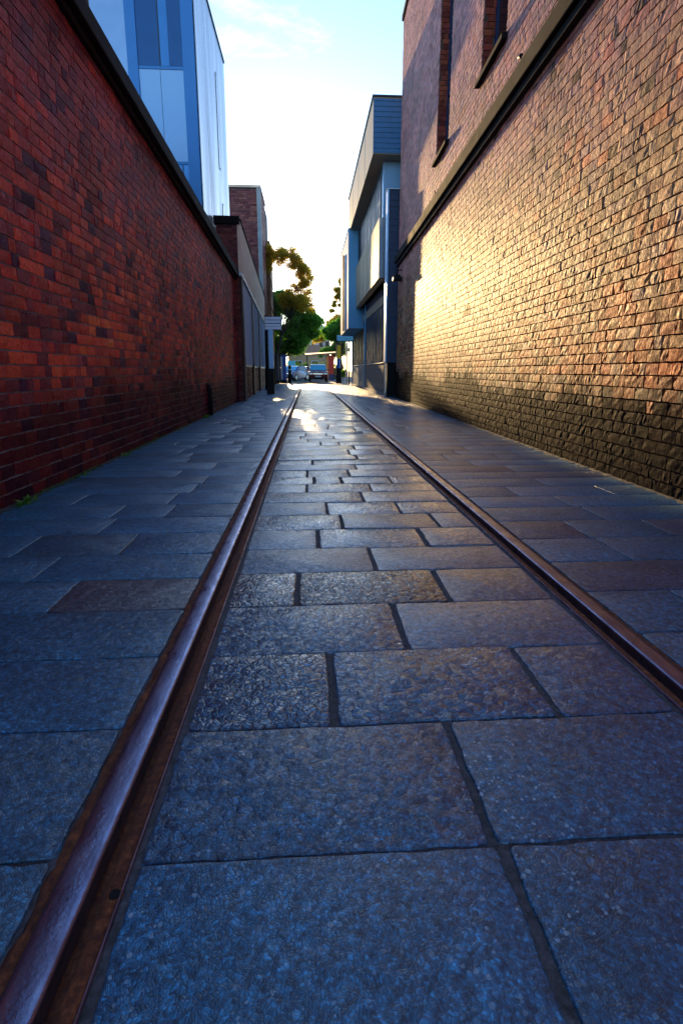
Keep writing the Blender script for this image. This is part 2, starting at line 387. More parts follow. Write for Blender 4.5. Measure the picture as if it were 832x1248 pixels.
LX = lambda y: -2.10 - max(y, 0) * .004           # left wall line
RX = lambda y: 2.634 + .026 * y                   # right wall line
def stones(name, rows, spans, seed, joint, jy, bevel, flake, grain, colour, tilt, gloss=.12):
    """spans(y, row) -> list of (x0, x1, overrides) stones of that row"""
    rg = random.Random(seed); V = []; F = []; CO = []; PR = []
    for ri, (y0, y1) in enumerate(rows):
        for (x0, x1, ov) in spans(y0, y1, ri, rg):
            near = y0 < 7
            j = joint * .5 * rg.uniform(.7, 1.3); k_ = jy * .5; a0, a1, b0, b1 = x0 + j, x1 - j, y0 + k_, y1 - k_
            if b1 - b0 < .04 or a1 - a0 < .04: continue
            c = min(bevel * 2.0, .03) * rg.uniform(.7, 1.3)
            base = []
            nx = max(2, int((a1 - a0) / .05)) if near else 2; ny = max(2, int((b1 - b0) / .05)) if near else 2
            A = bevel * (.42 if near else .2)
            for i in range(nx + 1): base.append((a0 + c + (a1 - a0 - 2 * c) * i / nx, b0, 0, 1))
            for i in range(ny + 1): base.append((a1, b0 + c + (b1 - b0 - 2 * c) * i / ny, -1, 0))
            for i in range(nx + 1): base.append((a1 - c - (a1 - a0 - 2 * c) * i / nx, b1, 0, -1))
            for i in range(ny + 1): base.append((a0, b1 - c - (b1 - b0 - 2 * c) * i / ny, 1, 0))
            sh = [rg.gauss(0, .004) * (joint / .014) for _ in range(4)]
            tz = rg.gauss(0, tilt * .35); tx = rg.gauss(0, tilt) / .6; ty = rg.gauss(0, tilt) / .6; cx, cy = (a0 + a1) / 2, (b0 + b1) / 2
            n = len(base); b = len(V); zs = lambda x, y: tz + tx * (x - cx) + ty * (y - cy)
            pj = [(p[0] + rg.gauss(0, A), p[1] + rg.gauss(0, A)) for p in base]
            for (x, y) in pj: V.append((x, y, -.03))
            for (x, y) in pj: V.append((x, y, zs(x, y) - bevel * .9))
            for (x, y), p in zip(pj, base):
                xx = x + (cx - x) / max(abs(cx - x), .01) * bevel * .4; yy = y + (cy - y) / max(abs(cy - y), .01) * bevel * .4; V.append((xx, yy, zs(xx, yy) - bevel * .25))
            for (x, y), p in zip(pj, base):
                xx = x + (cx - x) / max(abs(cx - x), .01) * bevel * 1.2; yy = y + (cy - y) / max(abs(cy - y), .01) * bevel * 1.2; V.append((xx, yy, zs(xx, yy)))
            for k in range(n):
                k2 = (k + 1) % n
                for r_ in range(3): F.append((b + r_ * n + k, b + r_ * n + k2, b + (r_ + 1) * n + k2, b + (r_ + 1) * n + k))
            F.append(tuple(range(b + 3 * n, b + 4 * n)))
            col = ov.get('c') or colour(rg); fl = ov.get('f', flake(rg)); gr = ov.get('g', grain)
            CO += [(*col, 1)] * (4 * n); PR += [(fl, gr, gloss * rg.uniform(.6, 1) * min(1, max(.15, (y0 - .4) / 1.6)), 1)] * (4 * n)
    me = bpy.data.meshes.new(name); me.from_pydata(V, [], F); me.update(); me.shade_smooth()
    for nme, arr in (('Col', CO), ('Prm', PR)):
        ca = me.color_attributes.new(nme, 'FLOAT_COLOR', 'POINT'); ca.data.foreach_set('color', np.array(arr, np.float32).reshape(-1))
    me.materials.append(M['stone']); o = bpy.data.objects.new(name, me); C.objects.link(o); return tag(o, kind='structure')

ys = [-.6, -.2, .14, .50, .869, 1.255, 1.633, 2.006, 2.366, 2.71, 3.05, 3.39, 3.72, 4.05]
rr = random.Random(4)
while ys[-1] < 36.6: ys.append(ys[-1] + rr.uniform(.29, .40))
ys[-1] = 36.95; rowsT = list(zip(ys, ys[1:]))
RAIL_L, RAIL_R = -.445, 1.135
xin0, xin1 = -.345, 1.032
known = {3: [.379], 4: [.366], 5: [.062, .69], 6: [.334], 7: [-.06, .585], 8: [.316], 9: [.043, .65], 10: [.20, .80], 11: [.12, .62], 2: [.30], 12: [.40], 13: [-.02, .5]}
def bcol(k=1.0, sp=.12):
    def f(rg):
        t = rg.uniform(1 - sp * 1.3, 1 + sp * 1.3) * k * 1.3; w = rg.uniform(-.008, .012); return (.014 * t + abs(w) * .4, .104 * t, .20 * t - w)
    return f
def spansT(y0, y1, ri, rg):
    if ri in known: xs = [xin0] + known[ri] + [xin1]
    else:
        k = rg.choice([1, 2, 2, 3]); cuts = sorted(rg.uniform(.12, .88) for _ in range(k)); xs = [xin0] + [xin0 + (xin1 - xin0) * c for c in cuts if True] + [xin1]
        xs = [xs[0]] + [q for i, q in enumerate(xs[1:-1], 1) if q - xs[i - 1] > .16] + [xs[-1]]
    out_ = []
    for i, (a, b) in enumerate(zip(xs, xs[1:])):
        ov = {}
        if ri <= 4: ov = {'f': .22 if ri == 4 else .05, 'g': 1.0, 'c': (.018, .150, .30) if i == 0 else (.012, .105, .22)}
        if ri == 4 and i == 0: ov = {'f': .45, 'g': .8, 'c': (.024, .125, .25)}
        if ri == 5: ov = {'f': (1.0, .7, .5)[i], 'g': .3, 'c': ((.036, .125, .24), (.032, .12, .25), (.026, .10, .22))[i]}
        if ri == 6: ov = {'f': (.75, .3)[i], 'g': .3, 'c': ((.045, .13, .24), (.035, .118, .24))[i]}
        if ri == 7: ov = {'f': (1, 1, .3)[i], 'g': .2, 'c': ((.025, .036, .075), (.036, .044, .07), (.042, .075, .15))[i]}
        out_.append((a, b, ov))
    return out_
stones('track_paving', rowsT, spansT, 11, .019, .008, .0042, lambda r: r.choice([.2, .5, .8, 1.0]), .3, lambda r: (lambda t, w: (.026 * t + abs(w), .112 * t, .215 * t - w))(r.uniform(.7, 1.2), r.uniform(-.005, .012)), .0035, 1.0)
ysL = [-.7, -.3, .1, .5, .889, 1.279, 1.644, 2.0, 2.336, 2.672, 3.045, 3.4, 3.74, 4.1]
rr = random.Random(9)
while ysL[-1] < 36.6: ysL.append(ysL[-1] + rr.uniform(.31, .40))
ysL[-1] = 36.95; rowsL = list(zip(ysL, ysL[1:]))
knownL = {7: [-1.05], 8: [-1.28], 9: [-1.0, -1.55], 10: [-1.25], 11: [-.95, -1.3], 6: [-1.4], 5: [-1.2], 4: [-1.75]}
def spansL(y0, y1, ri, rg):
    xe = min(-2.09, LX(y0)) - (.0 if y0 < 17 else (y0 - 17) * .035); xs = [-.507]
    if ri in knownL: xs += knownL[ri]
    else:
        x = -.507 - rg.uniform(.3, .95)
        while x > xe + .3: xs.append(x); x -= rg.uniform(.5, 1.0)
    xs.append(xe); out_ = []
    for i, (b, a) in enumerate(zip(xs, xs[1:])):
        ov = {}
        if ri == 7 and i == 0: ov = {'c': (.072, .072, .10), 'f': .15}
        out_.append((a, b, ov))
    return out_
stones('left_footpath', rowsL, spansL, 5, .008, .007, .0045, lambda r: r.uniform(0, .2), .35, bcol(.98, .22), .0009)
ysR = [-.5, -.1, .26, .62, .98, 1.33, 1.7, 2.07, 2.43, 2.8, 3.16, 3.5]
while ysR[-1] < 36.6: ysR.append(ysR[-1] + rr.uniform(.30, .40))
ysR[-1] = 36.95; rowsR = list(zip(ysR, ysR[1:]))
def spansR(y0, y1, ri, rg):
    xe = RX(y0) + .02; xs = [1.198]; x = 1.198 + rg.uniform(.3, .9)
    while x < xe - .3: xs.append(x); x += rg.uniform(.5, 1.05)
    xs.append(xe)
    return [(a, b, {'c': (.035, .065, .14)} if rg.random() < .18 else {}) for a, b in zip(xs, xs[1:])]
stones('right_footpath', rowsR, spansR, 6, .008, .007, .0045, lambda r: r.uniform(0, .25), .3, bcol(.92, .2), .0006, .05)

# ------------------------------------------------------------------ rails
def rail(x, side, label):       # side = +1: groove on the +x side
    t = thing('tram_rail', label, 'rail', (x, 0, 0), group='rails of the tram track')
    ysr = list(np.arange(-3, 6, .04)) + list(np.arange(6, 37, .5)); rg = random.Random(int(x * 100) + 70)
    def strip(prof, name, mat, jx=0, jz=0, smooth=True):
        m = MB(); n = len(prof)
        for y in ysr:
            for (px, pz, free) in prof:
                m.v.append((side * (px + (rg.gauss(0, jx) if free else 0)), y, pz + (rg.gauss(0, jz) if free else 0)))
        for i in range(len(ysr) - 1):
            for k in range(n - 1):
                a = i * n + k; q = (a, a + 1, a + n + 1, a + n)
                m.f.append(q if side > 0 else q[::-1])
        m.f = [q[::-1] for q in m.f] if False else m.f
        return m.build(name, mat, t, smooth=smooth)
    strip([(-.033, -.03, 0), (-.033, .003, 0), (-.0325, .0075, 0), (-.0308, .0105, 0), (-.027, .0125, 0), (-.019, .0136, 0), (0, .0142, 0), (.019, .0136, 0), (.027, .0125, 0), (.0308, .0105, 0), (.0325, .0075, 0), (.033, .003, 0), (.033, -.04, 0)], 'rail_head', M['rail'])
    strip([(.033, -.03, 0), (.035, -.036, 0), (.052, -.036, 0), (.056, -.020, 0), (.059, -.004, 0), (.066, .001, 1), (.078, .002, 1), (.089, .001, 1), (.090, -.02, 0)], 'groove_flange', M['rust'], .0007, .0010)
    strip([(.090, -.02, 0), (.0902, .0042, 0), (.0922, .0042, 0), (.0925, -.02, 0)], 'flange_lip', M['rail'])
    strip([(-.064, -.03, 0), (-.060, -.004, 1), (-.052, .003, 1), (-.044, .001, 1), (-.038, .002, 1), (-.0335, -.004, 0)], 'rust_edge', M['rust'], .0030, .0024)
    return t
rl = rail(RAIL_L, 1, 'steel rail with rusty groove nearest the dark red brick wall')
rail(RAIL_R, -1, 'brown steel rail on the side of the sunlit tan wall')
m = MB(); m.tube([(.080, .808, -.02), (.080, .808, .0035)], [.010, .010], 14)
m.build('bolt_hole_disc', M['black'], rl)  # solid black disc painted in for the hole's dark inside
m = MB(); nn = 16
for k in range(nn):
    t = 2 * math.pi * k / nn
    m.v += [(.080 + .0102 * math.cos(t), .808 + .0102 * math.sin(t), .002), (.080 + .0128 * math.cos(t), .808 + .0128 * math.sin(t), .0045), (.080 + .015 * math.cos(t), .808 + .015 * math.sin(t), .001)]
for k in range(nn):
    a, b = 3 * k, 3 * ((k + 1) % nn); m.f += [(a, a + 1, b + 1, b), (a + 1, a + 2, b + 2, b + 1)]
m.build('bolt_rim', M['rust'], rl)

def dirt(name, xf, sgn, y0, y1, seed):
    rg = random.Random(seed); m = MB(); y = y0; n = 0
    while y < y1:
        w_ = .02 + .045 * rg.random() ** 2; h_ = .004 + .012 * rg.random()
        m.v += [(xf(y) - sgn * .03, y, h_ + .002), (xf(y) + sgn * w_ * .5, y, h_ * .7), (xf(y) + sgn * w_, y, .0005)]; n += 1; y += .045 if y < 8 else .15
    for i in range(n - 1):
        for k in range(2):
            a = 3 * i + k; q = (a, a + 1, a + 4, a + 3); m.f.append(q if sgn > 0 else q[::-1])
    return tag(m.build(name, M['dirt'], smooth=True), kind='structure')
M['dirt'] = plain('gutter_grit', (.045, .045, .05), .95, var=.7, sc=40, bump=1, bsc=160)
dirt('left_gutter_grit', lambda y: -2.096 - .004 * y, 1, -1, 17, 1)
dirt('right_gutter_grit', lambda y: RX(y) - .006, -1, -1, 18.7, 2)
# ------------------------------------------------------------------ left brick wall
def coping_line(mb, pts, w_out, w_in, h, side):
    pass
lw = thing('brick_wall', 'long dark red brick wall with black stone coping along the lane', 'wall', (-2.1, 0, 0), math.atan(.004))
Y0, Y1 = -4.0, 17.0
ltop = lambda u: 4.13 - max(0, (u + Y0) - 4.6) * .0345
def col_left(u, v, rg):
    n = len(u); y = u + Y0
    c = pick(rg, n, [(.42, .030, .026), (.62, .062, .024), (.52, .044, .024), (.20, .026, .045), (.09, .022, .06), (.28, .034, .055)], [5, 4, 5, 3, 1.7, 3])
    f = fnoise(y * .55, v * .8, 3); f2 = fnoise(y * 1.7, v * 2.2, 8)
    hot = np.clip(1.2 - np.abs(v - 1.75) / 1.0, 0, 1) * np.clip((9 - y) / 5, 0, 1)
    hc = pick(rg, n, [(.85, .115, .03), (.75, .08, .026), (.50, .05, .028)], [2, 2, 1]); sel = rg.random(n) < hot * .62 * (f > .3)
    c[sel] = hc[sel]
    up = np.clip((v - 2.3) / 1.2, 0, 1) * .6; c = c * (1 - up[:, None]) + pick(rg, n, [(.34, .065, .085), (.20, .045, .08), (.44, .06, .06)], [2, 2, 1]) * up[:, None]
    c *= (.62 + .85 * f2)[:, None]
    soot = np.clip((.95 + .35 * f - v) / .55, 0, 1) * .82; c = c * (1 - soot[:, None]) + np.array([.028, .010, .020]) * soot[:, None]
    dk = (np.abs(y - 8.9 - .1 * np.sin(v * 9)) < .28) & (np.abs(v - 1.0) < .5) & (rg.random(n) < .6); c[dk] *= .6
    return c
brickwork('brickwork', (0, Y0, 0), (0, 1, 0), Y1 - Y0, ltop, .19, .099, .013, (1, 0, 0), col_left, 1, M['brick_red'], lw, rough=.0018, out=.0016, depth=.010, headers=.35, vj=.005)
m = MB(); N = 2
def sheared(mb, x0, x1, segs):      # segs: list of (y, z0, z1)
    n = len(segs); vs = []
    for (y, a, b) in segs: vs += [(x0, y, a), (x1, y, a), (x1, y, b), (x0, y, b)]
    fs = [(0, 1, 2, 3)[::1], tuple(4 * (n - 1) + q for q in (3, 2, 1, 0))]
    for i in range(n - 1):
        for k in range(4):
            k2 = (k + 1) % 4; fs.append((4 * i + k, 4 * (i + 1) + k, 4 * (i + 1) + k2, 4 * i + k2))
    mb.add(vs, fs)
sheared(m, -.42, -.0035, [(-4, -.1, 4.12), (4.6, -.1, 4.12), (16.99, -.1, 3.69)])
o = m.build('mortar_core', M['mortar_blue'], lw)
m = MB(); sheared(m, -.50, .13, [(-4, 4.13, 4.33), (4.6, 4.13, 4.33), (17.02, 3.70, 3.90)])
m.build('coping', M['coping'], lw, bevel=.015)
m = MB(); sheared(m, -.46, .06, [(-4, 4.06, 4.1299), (4.6, 4.06, 4.1299), (17.01, 3.63, 3.6999)])
m.build('coping_drip', M['coping'], lw, bevel=.008)
# stub pipe at the foot of the wall
t = thing('drain_pipe', 'short black drain pipe stub at the foot of the red wall', 'pipe', (-2.10, 11.6, 0))
MB().tube([(0, 0, 0), (0, 0, .55), (-.02, 0, .62), (-.08, 0, .66)], [.05, .05, .05, .05], 12).build('pipe', M['black'], t, smooth=True)
MB().tube([(0, 0, .30), (0, 0, .36)], .062, 12).build('clip', M['black'], t)

# small brick building behind the wall near the camera
t = thing('brick_outbuilding', 'dark brick building corner just above the coping at top left', 'building', (-3.0, 6.6, 0))
def col_plain(pal, w, k=1.0):
    def f(u, v, rg): return pick(rg, len(u), pal, w) * k * (.7 + .6 * fnoise(u * 1.3, v * 1.3, 4))[:, None]
    return f
REDPAL = [(.13, .03, .03), (.09, .025, .03), (.19, .04, .03), (.06, .02, .025)]
MB().box(-5, 0, -4, 2.2, 0, 8).build('wall', M['mortar_dark'], t)
brickwork('brickwork', (0.002, -4, 0), (0, 1, 0), 6.2, lambda u: 8, .23, .09, .012, (1, 0, 0), col_plain(REDPAL, [3, 2, 2, 1]), 21, M['brick_red'], t)

# ------------------------------------------------------------------ blue glass tower
TY, TX = 15.6, -2.74
t = thing('glass_tower', 'blue glass and metal tower rising behind the red brick wall', 'building', (TX, TY, 0))
ZT = 11.25
MB().box(-6.0, -.03, .03, 5.2, 0, ZT - .04).build('core', M['frame_blue'], t)
m = MB()
fx = [(-.34, 0), (-1.72, -1.46)]
for (a, b) in fx: m.box(a, b, -.03, .03, 0, ZT)
m.box(-6.0, -5.85, -.03, .03, 0, ZT)
for z in (5.30, 6.32, 8.52, 10.9): m.box(-1.46, -.34, -.012, .03, z - .035, z + .035)
m.box(-1.72, -.0, -.045, .03, ZT - .25, ZT + .003)
m.build('frame', M['frame_blue'], t, bevel=.006)
m = MB(); m.box(-1.455, -.345, .0, .029, 6.36, 8.48); m.build('blue_panel', M['panel_blue'], t)
MB().box(-.93, -.922, -.006, 0.001, 6.36, 8.48).build('panel_joint', M['seam'], t)
def pane(par, x0, x1, z0, z1, mat='glass_blue', y=.0):
    return MB().box(x0, x1, y, y + .02, z0, z1).build('pane', M[mat], par)
w = MB().box(-.925, -.895, -.014, .028, 8.56, 10.86).build('window_mullion', M['seam'], t)
pane(w, -1.455, -.927, 8.56, 10.86); pane(w, -.893, -.345, 8.56, 10.86, y=.002)
pane(w, -.893, -.68, 8.56, 10.86, 'glass_bright', -.008)
w = MB().box(-1.455, -.345, .004, .028, 5.34, 6.28).build('lower_window', M['glass_bright'], t)
MB().box(-.5, -.475, -.006, .004, 5.34, 6.28).build('mullion', M['seam'], w)
w = MB().box(-3.30, -3.26, -.02, .028, 3, ZT - .3).build('side_window_mullion', M['frame_blue'], t)
pane(w, -5.84, -3.31, 3, 11.2, 'glass_sky', .004); pane(w, -3.25, -1.73, 3, 11.2, 'glass_sky', .006)
# lane side: pale metal panels with seams and slot windows
m = MB(); m.box(-.03, 0, -.03, 1.30, 0, ZT); m.box(-.03, 0, 1.34, 5.2, 0, ZT)
m.build('side_cladding', M['panel_grey'], t)
MB().box(-.029, -.012, 1.30, 1.34, 0, ZT).build('cladding_seam', M['seam'], t)
for (a, z0, z1) in ((3.15, 7.3, 10.0), (3.5, 5.2, 6.35)):
    w = MB().box(-.02, .012, a, a + .22, z0, z1).build('slot_window', M['seam'], t)
    MB().box(.0121, .0145, a + .03, a + .19, z0 + .03, z1 - .03).build('pane', M['glass_dark'], w)
m = MB().box(-6.02, .03, -.05, 5.23, ZT + .004, ZT + .07); m.build('roof_edge', M['seam'], t)

# ------------------------------------------------------------------ workshop with tan fascia
ang = math.atan2(.62, 17.0)
t = thing('workshop', 'low brick workshop with tan concrete fascia beyond the red wall', 'building', (-2.0, 17.02, 0), ang)
Lw = 17.0
m = MB(); m.prism([(-.05, .02), (-.05, Lw), (-6, Lw), (-6, 4.4), (-.66, 4.4), (-.66, .02)], 0, 5.35)
m.build('wall', M['mortar_dark'], t)
def rb(u, v, rg): return pick(rg, len(u), [(.17, .04, .035), (.12, .03, .03), (.22, .05, .035)], [2, 2, 1])
brickwork('gable_brickwork', (-.66, 0.02, 0), (1, 0, 0), .62, lambda u: 5.2, .23, .085, .012, (0, -1, 0), rb, 5, M['brick_red'], t)
MB().box(-.72, .03, -.06, .2, 5.2, 5.42).build('gable_coping', M['ledge'], t, bevel=.01)
MB().box(-.0495, .03, .0, Lw, 3.86, 5.36).build('fascia', M['concrete_tan'], t, bevel=.012)
MB().box(-.0495, .06, .21, Lw, 5.361, 5.42).build('parapet_cap', M['ledge'], t, bevel=.008)
MB().box(-.0495, .05, .0, Lw, 3.76, 3.858).build('gutter', M['white_trim'], t, bevel=.01)
bays = [(.55, 4.6), (5.2, 9.4), (10.0, 16.4)]
for i, (a, b) in enumerate(bays):
    brickwork('plinth', (.0 - .045, a, 0), (0, 1, 0), b - a, lambda u: 1.08, .23, .085, .012, (1, 0, 0), rb, 6 + i, M['brick_red'], t)
    w = MB().box(-.045, -.031, a, b, 1.0805, 3.757).build('window', M['white_trim'], t)
    m = MB(); y = a + .02
    while y < b - .06:
        m.add([(-.03, y, 1.15), (.005, y + .045, 1.15), (-.03, y + .09, 1.15), (-.03, y, 3.70), (.005, y + .045, 3.70), (-.03, y + .09, 3.70)], [(0, 1, 4, 3), (1, 2, 5, 4)]); y += .09
    m.build('ribbed_sheet', M['corrugate'], w)
for (a, b) in ((0.02, .55), (4.6, 5.2), (9.4, 10.0), (16.4, Lw)):
    MB().box(-.0495, .035, a, b, 0, 3.757).build('pier', M['black_rust'], t, bevel=.01)

# ------------------------------------------------------------------ tall brick building beyond
t = thing('brick_block', 'tall reddish brick block standing beyond the tan fascia workshop', 'building', (-2.72, 34.6, 0))
MB().box(-8, -.02, .02, 6.2, 0, 11.6).build('wall', M['mortar_dark'], t)
def tb(u, v, rg): return pick(rg, len(u), [(.24, .07, .06), (.18, .05, .05), (.3, .09, .07)], [2, 2, 1])
brickwork('front_brickwork', (-4.5, 0, 5), (1, 0, 0), 4.3, lambda u: 6.55, .3, .12, .02, (0, -1, 0), tb, 31, M['brick_red'], t, rough=.002)
brickwork('side_brickwork', (0, 0.3, 4), (0, 1, 0), 3.2, lambda u: 7.6, .3, .12, .02, (1, 0, 0), tb, 32, M['brick_red'], t, rough=.002)
MB().box(-.2, .03, -.03, .3, 0, 11.64).build('corner_pilaster', M['concrete'], t, bevel=.01)
MB().box(-8, .06, -.06, 3.6, 11.641, 11.78).build('parapet', M['concrete_tan'], t, bevel=.01)
MB().box(-.6, .25, 4.0, 6.2, 0, 9.6).build('rear_stack', M['orange_roof'], t, bevel=.01)

# ------------------------------------------------------------------ right brick building
d = Vector((.026, 1, 0)).normalized(); nR = (-1, .026, 0)
YR0, YR1 = -4.0, 18.85
t = thing('brick_warehouse', 'tall tan brick warehouse wall catching low golden sunlight', 'building', (RX(YR0), YR0, 0), -math.atan(.026))
LEN = YR1 - YR0; HT = 11.6
# windows in local coordinates: u along wall, height
wins = [(11.85 - YR0, 13.05 - YR0, 5.62, 9.2), (8.38 - YR0, 9.62 - YR0, 5.62, 9.2), (4.9 - YR0, 6.1 - YR0, 5.62, 9.2)]
wins_real = wins
def col_right(u, v, rg):
    n = len(u); y = u + YR0
    f = fnoise(y * .5, v * .7, 2); f2 = fnoise(y * 1.5, v * 2.0, 5)
    c = pick(rg, n, [(.60, .31, .15), (.52, .25, .12), (.66, .36, .18), (.38, .16, .10), (.60, .16, .05), (.44, .22, .17)], [5, 4, 3, 2, 1.2, 2])
    org = pick(rg, n, [(.68, .14, .03), (.56, .10, .03), (.48, .17, .06)], [2, 2, 1])
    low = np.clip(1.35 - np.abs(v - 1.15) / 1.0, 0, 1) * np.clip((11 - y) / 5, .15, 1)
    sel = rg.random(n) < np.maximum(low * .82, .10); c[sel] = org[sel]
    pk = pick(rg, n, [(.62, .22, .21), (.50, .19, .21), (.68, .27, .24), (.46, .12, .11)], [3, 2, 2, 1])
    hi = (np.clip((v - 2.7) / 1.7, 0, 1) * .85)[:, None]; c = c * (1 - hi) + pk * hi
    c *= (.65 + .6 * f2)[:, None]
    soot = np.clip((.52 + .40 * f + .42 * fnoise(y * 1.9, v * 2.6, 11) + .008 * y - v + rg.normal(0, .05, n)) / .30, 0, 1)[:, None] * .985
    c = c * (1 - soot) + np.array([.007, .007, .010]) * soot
    st = (rg.random(n) < .025) & (v < 4.6); c[st] *= .25
    sp_ = ((y - 9.76) / .2) ** 2 + ((v - 1.98) / .12) ** 2 < 1; c[sp_] = (.05, .012, .012)  # missing brick: its dark hollow is painted as brick colour
    return c
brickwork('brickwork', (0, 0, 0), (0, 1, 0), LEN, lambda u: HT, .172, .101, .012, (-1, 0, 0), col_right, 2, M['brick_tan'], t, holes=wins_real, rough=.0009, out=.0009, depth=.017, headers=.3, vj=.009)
# wall core with the openings left out
ucuts = [0] + sorted(q for w_ in wins for q in w_[:2]) + [LEN]
m = MB()
for i in range(len(ucuts) - 1):
    a, b = ucuts[i], ucuts[i + 1]; h_ = next((w_ for w_ in wins if abs(w_[0] - a) < 1e-6 and abs(w_[1] - b) < 1e-6), None)
    if h_: m.box(.0085, .52, a, b, -.1, h_[2]); m.box(.0085, .52, a, b, h_[3], HT)
    else: m.box(.0085, .52, a, b, -.1, HT)
m.box(.52, 7, 0, LEN, -.1, HT - .05)
m.build('mortar_core', M['mortar_brown'], t)
for k, (a, b, z0, z1) in enumerate(wins):
    w = MB().box(.19, .25, a, a + .07, z0, z1).box(.19, .25, b - .07, b, z0, z1).box(.19, .25, a + .07, b - .07, z1 - .08, z1).box(.19, .25, a + .07, b - .07, z0, z0 + .08)\
        .box(.195, .245, a + .07, b - .07, z0 + 1.25, z0 + 1.31).build('window', M['navy'], t)
    MB().box(.215, .225, a + .07, b - .07, z0 + .08, z1 - .08).build('pane', M['glass_dark'], w)
    brickwork('reveal', (.022, b - .006, z0), (1, 0, 0), .17, lambda u: z1 - z0, .2, .1, .012, (0, -1, 0), lambda u, v, rg: pick(rg, len(u), [(.30, .05, .03), (.2, .035, .025), (.36, .07, .03)], [2, 1, 1]), 40 + k, M['brick_red'], t, rough=.0015, out=.001)
    m = MB(); m.add([(-.09, a - .06, z0 - .13), (.38, a - .06, z0 - .13), (.38, a - .06, z0 + .04), (-.09, a - .06, z0 - .05),
                     (-.09, b + .06, z0 - .13), (.38, b + .06, z0 - .13), (.38, b + .06, z0 + .04), (-.09, b + .06, z0 - .05)],
                    [(0, 1, 2, 3), (7, 6, 5, 4), (0, 3, 7, 4), (3, 2, 6, 7), (2, 1, 5, 6), (1, 0, 4, 5)])
    m.build('sill', M['ledge'], t, bevel=.01)
m = MB().box(-.14, .01, .0, LEN + .02, 4.50, 4.73); m.build('ledge', M['ledge'], t, bevel=.015)
MB().box(-.085, .009, .0, LEN + .01, 4.40, 4.498).build('ledge_drip', M['coping'], t, bevel=.008)
MB().box(-.06, .40, 0, LEN + .02, HT + .001, HT + .16).build('parapet', M['ledge'], t, bevel=.01)
# loose fittings on the wall
def at_wall(y, z, out_=0.0): return (RX(y) - out_, y, z)
q = thing('wall_lamp', 'small dark wall lamp under the far end of the stone ledge', 'lamp', at_wall(18.0, 3.9, .0), -math.atan(.026))
MB().tube([(0, 0, .25), (-.12, 0, .25), (-.2, 0, .1)], .02, 8).build('bracket', M['black'], q, smooth=True)
m = MB(); m.prism([(-.30, -.16), (-.02, -.16), (-.02, .16), (-.30, .16)], -.08, .03); m.prism([(-.26, -.1), (-.06, -.1), (-.06, .1), (-.26, .1)], .03, .10)
m.build('shade', M['black'], q, bevel=.02)
q = thing('wall_bracket', 'small black bracket fixed above the ledge below the wider window', 'bracket', at_wall(7.46, 4.72, .0), -math.atan(.026), 'small brackets above the ledge')
MB().tube([(0, 0, .02), (-.08, 0, .05), (-.1, 0, .14)], .012, 8).tube([(-.1, -.06, .1), (-.1, .06, .13)], .018, 8).build('arm', M['black'], q, smooth=True)
MB().box(-.012, 0.012, -.05, .05, -.04, .07).build('back_plate', M['steel_white'], q, bevel=.004)
q = thing('wall_bracket', 'tiny dark bracket above the ledge near the narrow window', 'bracket', at_wall(12.6, 4.74, .0), -math.atan(.026), 'small brackets above the ledge')
MB().tube([(0, 0, .02), (-.09, 0, .04), (-.1, 0, .12)], .014, 8).build('arm', M['black'], q, smooth=True)
MB().box(-.012, 0.012, -.05, .05, -.04, .07).build('back_plate', M['black'], q, bevel=.004)

# ------------------------------------------------------------------ modern building on the right
t = thing('modern_building', 'modern blue and grey building with overhanging boxes past the tan wall', 'building', (3.1, 19.0, 0))
OX, OY = 3.1, 19.0
def B(name, mat, x0, x1, y0, y1, z0, z1, par=None, bevel=.008):
    return MB().box(x0 - OX, x1 - OX, y0 - OY, y1 - OY, z0, z1).build(name, M[mat], par or t, bevel=bevel)
def siding(name, mat, x0, x1, y, z0, z1, h=.16):      # lapped boards facing the camera side
    m = MB(); z = z0
    while z < z1 - .01:
        e = min(z + h, z1)
        m.add([(x0 - OX, y - OY - .022, z), (x1 - OX, y - OY - .022, z), (x1 - OX, y - OY - .006, e), (x0 - OX, y - OY - .006, e), (x0 - OX, y - OY, z), (x1 - OX, y - OY, z)], [(0, 1, 2, 3), (4, 5, 1, 0)]); z = e
    return m.build(name, M[mat], t)
# upper box
B('upper_box', 'clad_warm', 2.34, 8, 20.0, 31.0, 8.27, 10.02)
siding('upper_boarding', 'siding_blue', 2.345, 4.2, 19.998, 8.30, 9.98)
B('upper_cap', 'seam', 2.30, 8, 19.96, 31.04, 10.021, 10.08)
for y in (22.7, 25.4, 28.2): B('upper_joint', 'seam', 2.336, 2.3405, y, y + .025, 8.28, 10.0, bevel=0)
# recessed window wall
B('recess_wall', 'panel_blue', 2.80, 8, 20.6, 31, 6.3, 8.269)
w = B('ribbon_window', 'seam', 2.77, 2.80, 21.0, 30, 6.5, 8.2)
for k in range(6):
    y = 21.08 + k * 1.48; MB().box(2.764 - OX, 2.7695 - OX, y - OY, y + 1.38 - OY, 6.6, 8.12).build('pane', M['glass_dull'], w)
# balcony box
B('balcony_box', 'clad_warm', 2.66, 3.3, 20.5, 30.0, 4.30, 6.39)
B('balcony_front', 'panel_grey', 2.665, 2.9, 20.47, 20.4995, 4.31, 6.38)
for y in (22.4, 24.3, 26.2, 28.1): B('balcony_joint', 'seam', 2.656, 2.6605, y, y + .02, 4.31, 6.38, bevel=0)
B('middle_wall', 'siding_dark', 2.9, 8, 20.8, 31, 4.3, 6.31)
# pale blue box further on
B('blue_box', 'clad_blue', 2.25, 8, 30.02, 36.8, 3.24, 8.3)
B('blue_box_cap', 'panel_grey', 2.22, 8, 29.99, 36.83, 8.301, 8.36)
B('box_downpipe', 'orange_roof', 2.14, 2.24, 33.0, 33.1, 3.3, 7.6)
